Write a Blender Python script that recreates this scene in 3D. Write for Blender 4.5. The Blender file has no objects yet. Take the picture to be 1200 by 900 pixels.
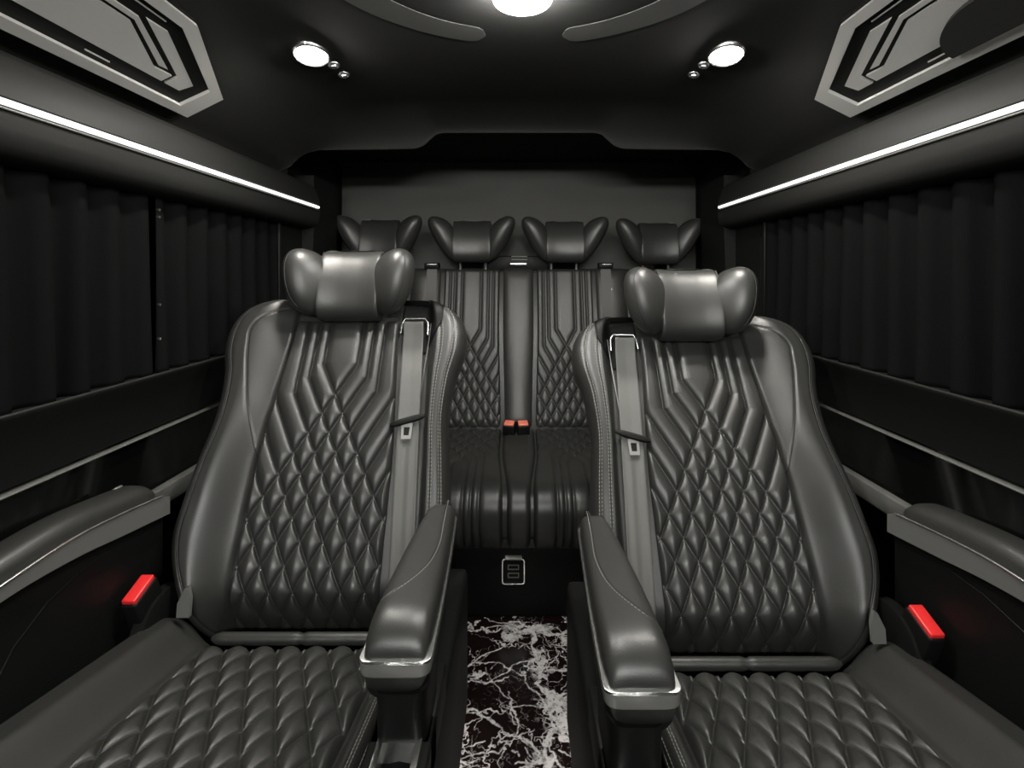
import bpy, bmesh, math, random
import numpy as np
from mathutils import Vector, Matrix
random.seed(4)
S = bpy.context.scene
COL = S.collection
PI = math.pi

# ------------------------------------------------------------------ materials
def mat(name, base=(.03, .03, .03), rough=.5, metal=0., spec=.5, emit=None, estr=0., coat=0.,
        bump=None, bump_strength=.1, bump_dist=.001, rough_var=0., ior=None):
    m = bpy.data.materials.new(name); m.use_nodes = True
    nt = m.node_tree; b = nt.nodes['Principled BSDF']
    b.inputs['Base Color'].default_value = (*base, 1)
    b.inputs['Roughness'].default_value = rough
    b.inputs['Metallic'].default_value = metal
    b.inputs['Specular IOR Level'].default_value = spec
    b.inputs['Coat Weight'].default_value = coat
    b.inputs['Coat Roughness'].default_value = .08
    if emit:
        b.inputs['Emission Color'].default_value = (*emit, 1)
        b.inputs['Emission Strength'].default_value = estr
    tc = nt.nodes.new('ShaderNodeTexCoord')
    if bump:
        kind, scale = bump
        if kind == 'grain':
            t = nt.nodes.new('ShaderNodeTexVoronoi'); t.inputs['Scale'].default_value = scale
            out = t.outputs['Distance']
        elif kind == 'weave':
            t = nt.nodes.new('ShaderNodeTexWave'); t.inputs['Scale'].default_value = scale
            out = t.outputs['Fac']
        else:
            t = nt.nodes.new('ShaderNodeTexNoise'); t.inputs['Scale'].default_value = scale
            t.inputs['Detail'].default_value = 4
            out = t.outputs['Fac']
        nt.links.new(tc.outputs['Object'], t.inputs['Vector'])
        bn = nt.nodes.new('ShaderNodeBump'); bn.inputs['Strength'].default_value = bump_strength
        bn.inputs['Distance'].default_value = bump_dist
        nt.links.new(out, bn.inputs['Height']); nt.links.new(bn.outputs['Normal'], b.inputs['Normal'])
    if rough_var:
        n = nt.nodes.new('ShaderNodeTexNoise'); n.inputs['Scale'].default_value = 14
        n.inputs['Detail'].default_value = 3
        nt.links.new(tc.outputs['Object'], n.inputs['Vector'])
        r = nt.nodes.new('ShaderNodeMapRange')
        r.inputs['To Min'].default_value = rough - rough_var; r.inputs['To Max'].default_value = rough + rough_var
        nt.links.new(n.outputs['Fac'], r.inputs['Value']); nt.links.new(r.outputs['Result'], b.inputs['Roughness'])
    return m

M = {}
M['leather'] = mat('black_leather', (.021, .021, .0197), .41, spec=.5, bump=('grain', 420), bump_strength=.18, bump_dist=.0006, rough_var=.05)
M['leather_seam'] = mat('seam_thread_shadow', (.008, .008, .008), .6)
M['thread'] = mat('stitch_thread', (.22, .22, .20), .6)
M['plastic'] = mat('black_plastic', (.0045, .0045, .0045), .5, spec=.14)
M['gloss'] = mat('gloss_black_lacquer', (.002, .002, .002), .10, spec=.3)
M['chrome'] = mat('polished_chrome', (.88, .88, .86), .27, metal=1)
M['satin'] = mat('satin_grey_metal', (.13, .13, .123), .42, metal=.3, bump=('noise', 90), bump_strength=.03)
M['silver'] = mat('brushed_champagne_silver', (.46, .455, .435), .5, metal=.3, bump=('noise', 160), bump_strength=.04)
M['tongue'] = mat('belt_tongue_metal', (.24, .24, .23), .4, metal=.4)
M['headliner'] = mat('black_headliner_suede', (.019, .019, .018), .9, spec=.15, bump=('noise', 260), bump_strength=.15)
M['panel_fabric'] = mat('grey_leatherette_panel', (.0135, .0135, .0128), .6, spec=.2, bump=('grain', 500), bump_strength=.1, bump_dist=.0005)
M['wall_dark'] = mat('dark_wall_vinyl', (.0045, .0045, .0045), .6, spec=.2, bump=('noise', 200), bump_strength=.08)
M['rear_wall'] = mat('grey_rear_wall_suede', (.070, .070, .066), .85, spec=.2, bump=('noise', 220), bump_strength=.1)
M['curtain'] = mat('black_curtain_cloth', (.0042, .0042, .0044), .95, spec=.03, bump=('noise', 320), bump_strength=.15)
M['arc'] = mat('grey_ceiling_inlay', (.075, .075, .072), .7, spec=.3)
M['webbing'] = mat('belt_webbing', (.085, .085, .080), .62, spec=.35, bump=('weave', 90), bump_strength=.12, bump_dist=.0006)
M['orange'] = mat('faded_orange_button', (.62, .16, .10), .35)
M['red'] = mat('red_release_button', (.62, .022, .022), .35, emit=(.8, .03, .03), estr=0)
M['carpet'] = mat('black_carpet', (.007, .007, .007), .98, spec=.05, bump=('noise', 400), bump_strength=.3)
M['glass'] = mat('dark_tinted_glass', (.002, .002, .003), .05, spec=.5)
M['lamp'] = mat('lit_lamp_lens', (.9, .9, .88), .4, emit=(1, .965, .89), estr=100)
M['dome'] = mat('lit_dome_lens', (.9, .9, .88), .4, emit=(1, .98, .94), estr=46)
M['added_fill_light'] = mat('added_fill_diffuser', (.8, .8, .8), .5, emit=(1, .99, .96), estr=20)  # glow of the added fill light on the front partition
M['led'] = mat('lit_light_strip', (.9, .9, .9), .4, emit=(1, .99, .96), estr=.3)

def marble():
    m = bpy.data.materials.new('dark_marble_white_veins'); m.use_nodes = True
    nt = m.node_tree; N = nt.nodes; L = nt.links; b = N['Principled BSDF']
    at = N.new('ShaderNodeAttribute'); at.attribute_name = 'vein'
    tc = N.new('ShaderNodeTexCoord')
    n = N.new('ShaderNodeTexNoise'); n.inputs['Scale'].default_value = 60; n.inputs['Detail'].default_value = 6; n.inputs['Roughness'].default_value = .7
    L.new(tc.outputs['Object'], n.inputs['Vector'])
    # crystalline breakup of the veins, faint cloud in the dark ground
    r = N.new('ShaderNodeMapRange'); r.inputs['From Min'].default_value = .36; r.inputs['From Max'].default_value = .52
    r.inputs['To Min'].default_value = .35; r.inputs['To Max'].default_value = 1
    L.new(n.outputs['Fac'], r.inputs['Value'])
    mu = N.new('ShaderNodeMath'); mu.operation = 'MULTIPLY'; mu.use_clamp = True
    L.new(at.outputs['Fac'], mu.inputs[0]); L.new(r.outputs['Result'], mu.inputs[1])
    mix = N.new('ShaderNodeMix'); mix.data_type = 'RGBA'; L.new(mu.outputs[0], mix.inputs['Factor'])
    mix.inputs['A'].default_value = (.012, .0055, .0055, 1); mix.inputs['B'].default_value = (.93, .89, .87, 1)
    L.new(mix.outputs['Result'], b.inputs['Base Color']); b.inputs['Roughness'].default_value = .25
    return m
M['marble'] = marble()

# ------------------------------------------------------------------ object helpers
def thing(name, label, cat, loc=(0, 0, 0), group=None):
    o = bpy.data.objects.new(name, None); COL.objects.link(o); o.location = loc
    o.empty_display_size = .05
    o['label'] = label; o['category'] = cat
    if group: o['group'] = group
    return o

def tag(o, label, cat, group=None):
    o['label'] = label; o['category'] = cat
    if group: o['group'] = group
    return o

class MB:
    """collects geometry (root-relative coordinates) into one mesh"""
    def __init__(s): s.v = []; s.f = []; s.sm = []
    def add(s, verts, faces, smooth=True):
        k = len(s.v); s.v.extend([tuple(map(float, p)) for p in verts])
        s.f.extend([tuple(i + k for i in f) for f in faces]); s.sm.extend([smooth] * len(faces)); return s
    def grid(s, P, close_u=False, close_v=False, cap0=False, cap1=False, smooth=True):
        """P: array [nu][nv][3]; u = rows, v = columns"""
        P = np.asarray(P); nu, nv = P.shape[:2]
        f = []
        for i in range(nu if close_u else nu - 1):
            for j in range(nv if close_v else nv - 1):
                a, b = i, (i + 1) % nu; c, d = j, (j + 1) % nv
                f.append((a * nv + c, a * nv + d, b * nv + d, b * nv + c))
        if cap0: f.append(tuple(range(nv))[::-1])
        if cap1: f.append(tuple((nu - 1) * nv + j for j in range(nv)))
        return s.add(P.reshape(-1, 3), f, smooth)
    def sheet(s, P, back):
        """a grid closed by a second sheet moved by 'back' (vector or array): a solid thing of real thickness"""
        P = np.asarray(P); Q = P + back; nu, nv = P.shape[:2]
        k = nu * nv; f = []
        for i in range(nu - 1):
            for j in range(nv - 1):
                a = i * nv + j
                f.append((a, a + 1, a + nv + 1, a + nv)); f.append((k + a, k + a + nv, k + a + nv + 1, k + a + 1))
        rim = [j for j in range(nv)] + [i * nv + nv - 1 for i in range(1, nu)] + [(nu - 1) * nv + j for j in range(nv - 2, -1, -1)] + [i * nv for i in range(nu - 2, 0, -1)]
        for a, b in zip(rim, rim[1:] + rim[:1]): f.append((a, k + a, k + b, b))
        return s.add(np.concatenate([P.reshape(-1, 3), Q.reshape(-1, 3)]), f)
    def box(s, lo, hi, bev=0., seg=2, fn=None):
        bm = bmesh.new(); bmesh.ops.create_cube(bm, size=1)
        lo = Vector(lo); hi = Vector(hi)
        for v in bm.verts: v.co = Vector((lo[i] + (v.co[i] + .5) * (hi[i] - lo[i]) for i in range(3)))
        if bev: bmesh.ops.bevel(bm, geom=list(bm.edges), offset=bev, segments=seg, profile=.5, affect='EDGES')
        return s._bm(bm, fn, bev > 0)
    def _bm(s, bm, fn=None, smooth=True):
        bm.verts.index_update()
        vs = [tuple(v.co) if fn is None else tuple(fn(v.co)) for v in bm.verts]
        fs = [tuple(v.index for v in f.verts) for f in bm.faces]; bm.free()
        return s.add(vs, fs, smooth)
    def prism(s, poly, fn0, fn1, smooth=False):
        """poly: list of (a,b); fn0/fn1 turn it into the two faces"""
        n = len(poly)
        v = [fn0(*p) for p in poly] + [fn1(*p) for p in poly]
        f = [tuple(range(n)), tuple(range(2 * n - 1, n - 1, -1))] + [(i, (i + 1) % n, n + (i + 1) % n, n + i) for i in range(n)]
        return s.add(v, f, smooth)
    def ring(s, outer, inner, fn0, fn1):
        n = len(outer)
        v = [fn0(*p) for p in outer] + [fn0(*p) for p in inner] + [fn1(*p) for p in outer] + [fn1(*p) for p in inner]
        f = []
        for i in range(n):
            j = (i + 1) % n
            f += [(i, j, n + j, n + i), (2 * n + i, 3 * n + i, 3 * n + j, 2 * n + j), (i, 2 * n + i, 2 * n + j, j), (n + i, n + j, 3 * n + j, 3 * n + i)]
        return s.add(v, f, False)
    def tube(s, path, r, n=8, closed=False):
        path = [Vector(p) for p in path]; P = []; m = len(path); up = None
        for i, p in enumerate(path):
            a = path[(i - 1) % m if closed else max(i - 1, 0)]; b = path[(i + 1) % m if closed else min(i + 1, m - 1)]
            t = (b - a).normalized() if (b - a).length > 1e-9 else Vector((0, 0, 1))
            if up is None: up = t.orthogonal().normalized()
            up = (up - t * up.dot(t)); up = up.normalized() if up.length > 1e-6 else t.orthogonal().normalized()
            w = t.cross(up); rr = r[i] if hasattr(r, '__len__') else r
            P.append([p + (up * math.cos(k * 2 * PI / n) + w * math.sin(k * 2 * PI / n)) * rr for k in range(n)])
        return s.grid(np.array(P), close_u=closed, close_v=True, cap0=not closed, cap1=not closed)
    def loft(s, rows, n=36, cap=True):
        """rows of (centre, right, up, half_w, half_h, exponent)"""
        P = []
        for c, ri, up, hw, hh, e in rows:
            c, ri, up = Vector(c), Vector(ri), Vector(up); L = []
            for k in range(n):
                a = 2 * PI * k / n; ca, sa = math.cos(a), math.sin(a)
                x = math.copysign(abs(ca) ** (2 / e), ca) * hw; y = math.copysign(abs(sa) ** (2 / e), sa) * hh
                L.append(c + ri * x + up * y)
            P.append(L)
        return s.grid(np.array(P), close_v=True, cap0=cap, cap1=cap)
    def lathe(s, prof, fn, n=32):
        """prof: (r,h) list; fn(x,y,h)"""
        P = [[fn(r * math.cos(2 * PI * k / n), r * math.sin(2 * PI * k / n), h) for k in range(n)] for r, h in prof]
        return s.grid(np.array([[tuple(p) for p in row] for row in P]), close_v=True, cap0=True, cap1=True)
    def build(s, name, m, parent=None, loc=None, sharp=True):
        me = bpy.data.meshes.new(name); me.from_pydata(s.v, [], s.f); me.materials.append(M[m] if isinstance(m, str) else m)
        bm = bmesh.new(); bm.from_mesh(me); bmesh.ops.recalc_face_normals(bm, faces=bm.faces); bm.to_mesh(me); bm.free()
        me.polygons.foreach_set('use_smooth', s.sm[:len(me.polygons)] if len(s.sm) == len(me.polygons) else [True] * len(me.polygons))
        if sharp: me.set_sharp_from_angle(angle=math.radians(48))
        me.update()
        o = bpy.data.objects.new(name, me); COL.objects.link(o)
        if parent is not None: o.parent = parent
        if loc is not None: o.location = loc
        return o

def struct(mb, name, m, label=None, sharp=True):
    o = mb.build(name, m, sharp=sharp); o['kind'] = 'structure'
    if label: o['label'] = label
    return o

def interp(tab, t):
    """smooth (cubic) interpolation of a table"""
    xs = np.array([p[0] for p in tab], float); ys = np.array([p[1] for p in tab], float)
    t = np.clip(np.asarray(t, float), xs[0], xs[-1])
    d = np.gradient(ys, xs)
    i = np.clip(np.searchsorted(xs, t) - 1, 0, len(xs) - 2)
    h = xs[i + 1] - xs[i]; u = (t - xs[i]) / h
    return (2*u**3 - 3*u**2 + 1)*ys[i] + (u**3 - 2*u**2 + u)*h*d[i] + (-2*u**3 + 3*u**2)*ys[i+1] + (u**3 - u**2)*h*d[i+1]

def sstep(x): x = np.clip(x, 0, 1); return x*x*(3 - 2*x)

def quilt(s, t, a, k, m, sp, amp, wid, nlow=14):
    """height of a quilted sheet: vertical channels on top that bend into a diamond lattice below.
    a: distances of the channels from the middle (outermost first), k: where each bends"""
    def fam(s):
        best = np.full(s.shape, 1e9)
        cs = 1/math.sqrt(1 + m*m)
        for ai, ki in zip(a, k):
            line = -ai + np.maximum(0, ki - t)*m
            best = np.minimum(best, np.abs(s - line)*np.where(t < ki, cs, 1))
        for j in range(1, nlow):
            line = -a[0] + (k[0] - t)*m - j*sp
            best = np.minimum(best, np.abs(s - line)*cs)
        return best
    dA, dB = fam(s), fam(-s)
    g = lambda d: 1 - np.exp(-d/wid)
    pil = np.minimum(dA, dB)
    return amp*g(dA)*g(dB) + amp*.30*np.sqrt(np.minimum(pil/.02, 1)) - amp*.42*np.exp(-(pil/.0024)**2)

def panel_edge(u, width, e):
    """0 at the edge -> 1 inside, round"""
    d = np.clip((width - np.abs(u))/e, 0, 1); return np.sqrt(1 - (1 - d)**2)

# ------------------------------------------------------------------ captain seats
SEAT_GROUP = None
def captain_seat(sgn, c, Yb, zb, rec, zc, hr, side, arm_dx):
    """sgn -1: left of the aisle, +1: right.  s counts outward (to the van wall), t up the backrest, n out of its front"""
    rec = math.radians(rec); SR, CR = math.sin(rec), math.cos(rec)
    L = ('left-hand black quilted leather captain seat beside the aisle, its headrest standing higher' if sgn < 0 else
         'right-hand black quilted leather captain seat beside the aisle, reclined further back with lower headrest')
    root = thing('captain_seat', L, 'seat', (c, Yb, 0), 'reclining captain seats facing the camera')
    bend = lambda t: -8*np.maximum(0, .085 - t)**2 + .010*np.sin(np.clip(t/.7, 0, 1)*PI)
    def W(s, t, n):
        n = n + bend(t)
        return np.stack(np.broadcast_arrays(sgn*s, t*SR - n*CR, zb + t*CR + n*SR), -1)
    def Wp(s, t, n): return Vector(W(np.float64(s), np.float64(t), np.float64(n)))
    T_TOP = .776
    wt = [(-.05,.18),(-.02,.225),(.02,.252),(.07,.272),(.12,.297),(.17,.312),(.25,.309),(.33,.302),(.44,.292),(.55,.305),(.63,.327),(.68,.327),(.72,.312),(.745,.288),(.762,.255),(.772,.215),(T_TOP,.16)]
    Wd = lambda t: interp(wt, t)
    Pw = lambda t: .143 + .022*sstep((.70 - t)/.40)
    Cw = lambda t: interp([(-.05,.235),(.2,.240),(.45,.233),(.7,.222),(.78,.218)], t)
    def front(x, outer, t):
        """height of the bolstered front at distance x from the middle (not counting the quilted panel)"""
        w = Wd(t); p = np.minimum(Pw(t), .8*w)
        q = (x - p)/(w - p)
        B = .030 + .022*sstep((.6 - t)/.35)
        sea = interp(SEAM, np.clip(t, .33, .745))
        groove = np.where((t > .335) & (t < .745), .0035*np.exp(-((x - sea)/.003)**2), 0)
        groove = groove + .003*np.exp(-((x - (w - .034))/.0028)**2)
        No = B*sstep(q/.62) - .014*np.exp(-((x - p)/.006)**2) - groove
        r = np.clip((q - .70)/.30, 0, 1); No = No - (B*.6 + .035)*(1 - np.sqrt(np.maximum(0, 1 - r*r)))
        cw = np.minimum(Cw(t), .86*w); qi = (x - cw)/(w - cw)
        Bi = .034
        Ni = np.where(x < cw, -.010, -.010 + Bi*sstep(qi/.30))
        Ni = Ni - .0025*np.exp(-((qi - .36)/.035)**2) - .002*np.exp(-((qi - .74)/.03)**2)
        ri = np.clip((qi - .55)/.45, 0, 1); Ni = Ni - .050*(1 - np.sqrt(np.maximum(0, 1 - ri*ri)))
        N = np.where(outer, No, Ni)
        N = np.where(x < p - .004, -.012, N)
        e = np.clip((t - .715)/(T_TOP - .715), 0, 1)
        return N - .035*(1 - np.sqrt(np.maximum(0, 1 - e*e)))
    SEAM = [(.33,.160),(.352,.170),(.43,.198),(.54,.229),(.635,.250),(.68,.252),(.715,.228),(.745,.175)]
    # backrest body
    tt = np.concatenate([np.linspace(-.05, .70, 110), .70 + (T_TOP - .70)*np.sin(np.linspace(0, PI/2, 26))[1:]])
    th = np.linspace(-PI/2, PI/2, 221); ph = np.linspace(PI/2, -PI/2, 26)[1:-1]
    rows = []
    for t in tt:
        w = float(Wd(t)); x = w*np.sin(th)*1.0
        x = np.sign(x)*w*(.55*np.abs(np.sin(th)) + .45*np.abs(th)/(PI/2))
        n = front(np.abs(x), x > 0, np.full_like(x, t))
        nL, nR = n[0], n[-1]
        e = max(0, (t - .70)/(T_TOP - .70)); dep = .095*(1 - .45*e*e)*(1 - .3*max(0, (.05 - t)/.1))
        xb = w*np.sign(np.sin(ph))*np.abs(np.sin(ph))**.45
        nb = (nR*(xb > 0) + nL*(xb <= 0)) - dep*np.abs(np.cos(ph))**.5
        xx = np.concatenate([x, xb]); nn = np.concatenate([n, nb])
        rows.append(W(xx, np.full_like(xx, t), nn))
    MB().grid(np.array(rows), close_v=True, cap0=True, cap1=True).build('backrest', 'leather', root, sharp=False)
    # quilted backrest panel
    nt_, ns_ = 380, 190
    t1 = np.linspace(-.035, .712, nt_)[:, None]; u = np.linspace(-1, 1, ns_)[None, :]
    s1 = u*Pw(t1); T = np.broadcast_to(t1, s1.shape)
    h = quilt(s1, T, (.106, .076, .045), (.505, .545, .583), .54, .053, .0100, .0075)
    ed = panel_edge(u, 1, .07)*np.ones_like(T)*np.sqrt(1 - (1 - np.clip((.712 - T)/.02, 0, 1))**2)
    n1 = -.010 + (h + .008)*ed
    MB().sheet(W(s1, T, n1), W(np.float64(0), np.float64(.3), np.float64(-.012)) - W(np.float64(0), np.float64(.3), np.float64(0))).build('quilted_panel', 'leather', root, sharp=False)
    # seams, piping, stitching
    sm = MB()
    pth = [Wp(float(interp(SEAM, t)), t, float(front(np.float64(interp(SEAM, t)), True, np.float64(t))) + .0005) for t in np.linspace(.335, .744, 60)]
    pth.append(Wp(.15, .752, float(front(np.float64(.15), True, np.float64(.752)))))
    sm.tube(pth, .0016, 6); sm.build('seam', 'leather_seam', root)
    pp = MB(); pl = []
    for t in np.linspace(.05, .768, 90):
        x = float(Wd(t)) - .034; pl.append(Wp(x, t, float(front(np.float64(x), True, np.float64(t))) + .0004))
    pp.tube(pl, .0022, 8); pp.build('piping', 'leather_seam', root)
    st = MB()
    for fr in (.36, .44, .70, .78):
        for t in np.arange(.10, .745, .0085):
            pts = []
            for d in (0, .0052):
                w = float(Wd(t + d)); cw = min(float(Cw(t + d)), .86*w); x = cw + fr*(w - cw)
                pts.append(Wp(-x, t + d, float(front(np.float64(x), False, np.float64(t + d))) + .0006))
            st.tube(pts, .0007, 4)
    st.build('stitching', 'thread', root)
    # belt outlet in the inner shoulder
    bz = MB(); nu, nv = 26, 22; P = []
    for i in range(nu):
        t = .615 + (.768 - .615)*i/(nu - 1); row = []
        f = (t - .615)/.153
        x0 = .200 - .052*sstep(f*2.2); x1 = .225 + .040*sstep(f*1.6)
        for j in range(nv):
            x = x0 + (x1 - x0)*j/(nv - 1)
            x = min(x, float(Wd(t)) - .012)
            row.append(W(np.float64(-x), np.float64(t), front(np.float64(x), False, np.float64(t)) + .005))
        P.append(row)
    off = W(np.float64(0), np.float64(.3), np.float64(-.006)) - W(np.float64(0), np.float64(.3), np.float64(0))
    guide = MB().sheet(np.array(P), off).build('belt_outlet', 'plastic', root, sharp=False)
    sl = MB()
    q = lambda s, t, n: Wp(-s, t, n)
    sl.tube([q(.150, .672, .004), q(.152, .700, .006), q(.160, .712, .010), q(.215, .712, .010), q(.224, .700, .010), q(.226, .664, .008)], .0028, 8)
    sl.build('chrome_bracket', 'chrome', guide)
    sl = MB(); pl = []
    for t in np.linspace(.70, .50, 24):
        x = .232 - .014*(.70 - t)/.2; pl.append(Wp(-x, t, float(front(np.float64(x), False, np.float64(t))) + .004))
    sl.tube(pl, .0022, 6); sl.build('edge_trim', 'satin', guide)
    # seat belt
    tb = np.linspace(.702, .06, 90); rows = []
    for t in tb:
        cs = .184 + .024*(.70 - t)/.5; lift = .006 + .012*sstep((t - .66)/.05)
        if t < .30: lift += .0
        x = np.linspace(cs - .0275, cs + .0275, 15)
        rip = .0016*np.sin((x - cs)*PI/.0275*2)*sstep((.42 - t)/.06)
        rows.append(W(-x, np.full_like(x, t), np.full_like(x, -.004 + lift) + rip + .0022*np.abs(x - cs)/.0275))
    belt = MB().sheet(np.array(rows), off*.25).build('seat_belt', 'webbing', root, sharp=False)
    tg = MB(); tc_ = .432; cs = .196
    # the moulded head of the tongue lies askew over the strap
    P = []
    for k, a in enumerate(np.linspace(-1, 1, 15)):
        s_ = cs - .042*a; t_ = tc_ - .012*a; r_ = (1 - abs(a)**4*.55)
        P.append((Wp(-s_, t_, .012), (Wp(-s_, t_ + .01, .012) - Wp(-s_, t_, .012)).normalized(), (Wp(-s_, t_, .02) - Wp(-s_, t_, .012)).normalized(), .0085*r_, .007*r_, 2.6))
    tg.loft(P, 20); tongue = tg.build('belt_tongue', 'plastic', belt)
    pl = MB()
    o_ = [(-.014, -.006), (.014, -.006), (.012, -.045), (-.012, -.045)]; i_ = [(-.0075, -.016), (.0075, -.016), (.0065, -.036), (-.0065, -.036)]
    pl.ring(o_, i_, lambda a, b: Wp(-(cs + a), tc_ + b, .0115), lambda a, b: Wp(-(cs + a), tc_ + b, .0085))
    pl.build('belt_tongue_plate', 'tongue', belt)
    MB().box((-.009, -.013, 0), (.009, .013, .001), 0, 1, lambda co: Wp(-(cs + co[0]), tc_ - .026 + co[1], .0088 + co[2])).build('plate_slot', 'plastic', belt)
    # headrest: pad with two folding wings
    hs, ht, hn, htilt, hsc = hr
    hc = Wp(hs, ht, hn) - Vector((0, 0, 0)); ta = math.radians(htilt)
    def H(s, u_, f): return (hc.x + sgn*s, hc.y + u_*math.sin(ta) - f*math.cos(ta), hc.z + u_*math.cos(ta) + f*math.sin(ta))
    build_headrest(root, H, .083*hsc, .101*hsc, .056, .064*hsc, .088*hsc, 34, .10, 'leather', .12)
    # headrest posts
    for x in (-.05, .05): MB().tube([Wp(x, .73, -.05), Vector(H(x, -.05, -.02))], .006, 10).build('headrest_post', 'satin', root)
    # ---------------- cushion
    al = math.radians(10.8); CA, SA = math.cos(al), math.sin(al)
    def U(s, r, n): return np.stack(np.broadcast_arrays(sgn*s, -r*CA + n*SA, zc + r*SA + n*CA), -1)
    Up = lambda s, r, n: Vector(U(np.float64(s), np.float64(r), np.float64(n)))
    R1 = .62
    def cush(s):
        N = np.full_like(s, -.014)
        qo = (s - .178)/.135; No = .050*sstep(qo/.55) - .008*np.exp(-((s - .178)/.006)**2) - .004*np.exp(-((qo - .80)/.03)**2)
        ro = np.clip((qo - .72)/.28, 0, 1); No = No - .06*(1 - np.sqrt(np.maximum(0, 1 - ro*ro)))
        qi = (-s - .203)/.060; Ni = -.012 + .035*sstep(qi/.45) - .002*np.exp(-((qi - .55)/.05)**2)
        ri = np.clip((qi - .55)/.45, 0, 1); Ni = Ni - .05*(1 - np.sqrt(np.maximum(0, 1 - ri*ri)))
        return np.where(s > .172, No, np.where(s < -.203, Ni, N))
    rr = np.concatenate([np.linspace(.0, R1 - .08, 50), R1 - .08 + .08*np.sin(np.linspace(0, PI/2, 14))[1:]])
    sx = np.concatenate([np.linspace(-.263, -.20, 40), np.linspace(-.195, .165, 30), np.linspace(.17, .313, 80)])
    rows = []
    for r in rr:
        e = max(0, (r - (R1 - .08))/.08); drop = .07*(1 - math.sqrt(max(0, 1 - e*e)))
        e0 = max(0, (.05 - r)/.05); drop += .02*e0*e0
        n = cush(sx) - drop
        sb = np.linspace(.305, -.255, 16); nb = np.full_like(sb, -.13 + .3*drop)
        rows.append(U(np.concatenate([sx, sb]), np.full(len(sx) + 16, r), np.concatenate([n, nb])))
    cu = MB().grid(np.array(rows), close_v=True, cap0=True, cap1=True).build('seat_cushion', 'leather', root, sharp=False)
    r2 = np.linspace(.045, R1 - .04, 230)[:, None]; u2 = np.linspace(-1, 1, 170)[None, :]
    s2 = -.0135 + u2*.187 + 0*r2; R = np.broadcast_to(r2, s2.shape)
    h = quilt(s2 + .01, -R, (.11, .07, .03), (.9, .9, .9), .47, .053, .0100, .0075, nlow=40)
    ed = panel_edge(u2, 1, .06)*np.sqrt(1 - (1 - np.clip((R - .045)/.02, 0, 1))**2)
    e = np.clip((R - (R1 - .08))/.08, 0, 1)
    n2 = -.013 + (h + .010)*ed - .07*(1 - np.sqrt(np.maximum(0, 1 - e*e)))
    MB().sheet(U(s2, R, n2), U(np.float64(0), np.float64(0), np.float64(-.015)) - U(np.float64(0), np.float64(0), np.float64(0))).build('quilted_cushion_panel', 'leather', cu, sharp=False)
    rl = MB(); xs = np.linspace(-.20, .172, 40)
    rad = [.0125*(1 - .25*math.exp(-((x + .02)/.004)**2))*(1 - max(0, (abs(x + .014) - .172)/.014)*.7) for x in xs]
    rl.tube([Up(x, .022, .004) for x in xs], rad, 14); rl.build('rear_roll', 'leather', cu)
    sm = MB(); xo = .178 + .135*.80
    sm.tube([Up(xo, r, float(cush(np.array([xo]))[0]) + .0005) for r in np.linspace(.03, .52, 30)], .0016, 6)
    sm.build('seam', 'leather_seam', cu)
    st = MB()
    for x in (-.236, -.241, -.252, -.256):
        n_ = float(cush(np.array([x]))[0]) + .0006
        for r in np.arange(.08, .52, .0085): st.tube([Up(x, r, n_), Up(x, r + .0052, n_)], .0007, 4)
    st.build('stitching', 'thread', cu)
    # ---------------- base and rails
    b = MB(); b.box((sgn*.29, -.50, .06), (-sgn*.235, .32, .31), .02, 3); b.build('seat_base', 'plastic', root)
    for x in (-.268, .22):
        b = MB(); b.box((sgn*x - .016, -.52, 0), (sgn*x + .016, .42, .034), .004, 2); rail = b.build('floor_rail', 'plastic', root)
        for y0, y1 in ((.02, .16), (.20, .255), (.30, .335)):
            MB().box((sgn*x - .0165 if x > 0 else sgn*x - .0175, y0, .028), (sgn*x + .0175, y1, .066), .006, 3).build('rail_clip', 'chrome', rail)
    # foot of the backrest (hinge covers)
    for x, nm in ((-.275, 'hinge_cover'), (.285, 'hinge_cover')):
        b = MB(); b.loft([((sgn*x + d, -.01, .40), (0, 1, 0), (0, 0, 1), .09*k, .13*k, 2.4) for d, k in ((-.016, .9), (-.012, 1), (.012, 1), (.016, .9))]); b.build(nm, 'plastic', root)
    # ---------------- aisle armrest
    Y0, Y1 = -.412, .0      # front / rear of pad, relative
    def arow(y):
        f = (y - Y0)/(Y1 - Y0)
        so, si = interp([(0, -.354), (.3, -.352), (1, -.340)], f), interp([(0, -.261), (.45, -.268), (.75, -.278), (1, -.292)], f)
        return float(so) + arm_dx, float(si) + arm_dx
    def arm_loft(z0, z1, grow, y0, y1, ex, mesh, nround=9, rr=.03, dome=0):
        ys = [y0 + rr*(1 - math.cos(a)) for a in np.linspace(0, PI/2, nround)] + list(np.linspace(y0 + rr, y1 - rr, 24))[1:-1] + [y1 - rr*(1 - math.cos(a)) for a in np.linspace(PI/2, 0, nround)]
        rows = []
        for y in ys:
            so, si = arow(y); hw = abs(si - so)/2 + grow; cx = sgn*(so + si)/2
            d = min(y - y0, y1 - y); k = math.sqrt(max(0, 1 - (1 - min(d/rr, 1))**2)) if d < rr else 1
            kw = 1 - (1 - k)*(.16 if dome else min(1, rr/hw))
            zz = (z0 + z1)/2; hh = (z1 - z0)/2*(1 - dome*(1 - k))
            rows.append(((cx, y, zz - (z1 - z0)/2*dome*(1 - k)), (1, 0, 0), (0, 0, 1), hw*kw, hh, ex))
        return mesh.loft(rows, 48)
    arm = arm_loft(.640, .724, .0, Y0, Y1, 3.6, MB(), rr=.055, dome=.475).build('armrest', 'leather', root, sharp=False)
    arm_loft(.6780, .6825, .0030, Y0 - .0035, Y1 + .002, 9, MB(), rr=.012).build('chrome_trim', 'chrome', arm)
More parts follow.
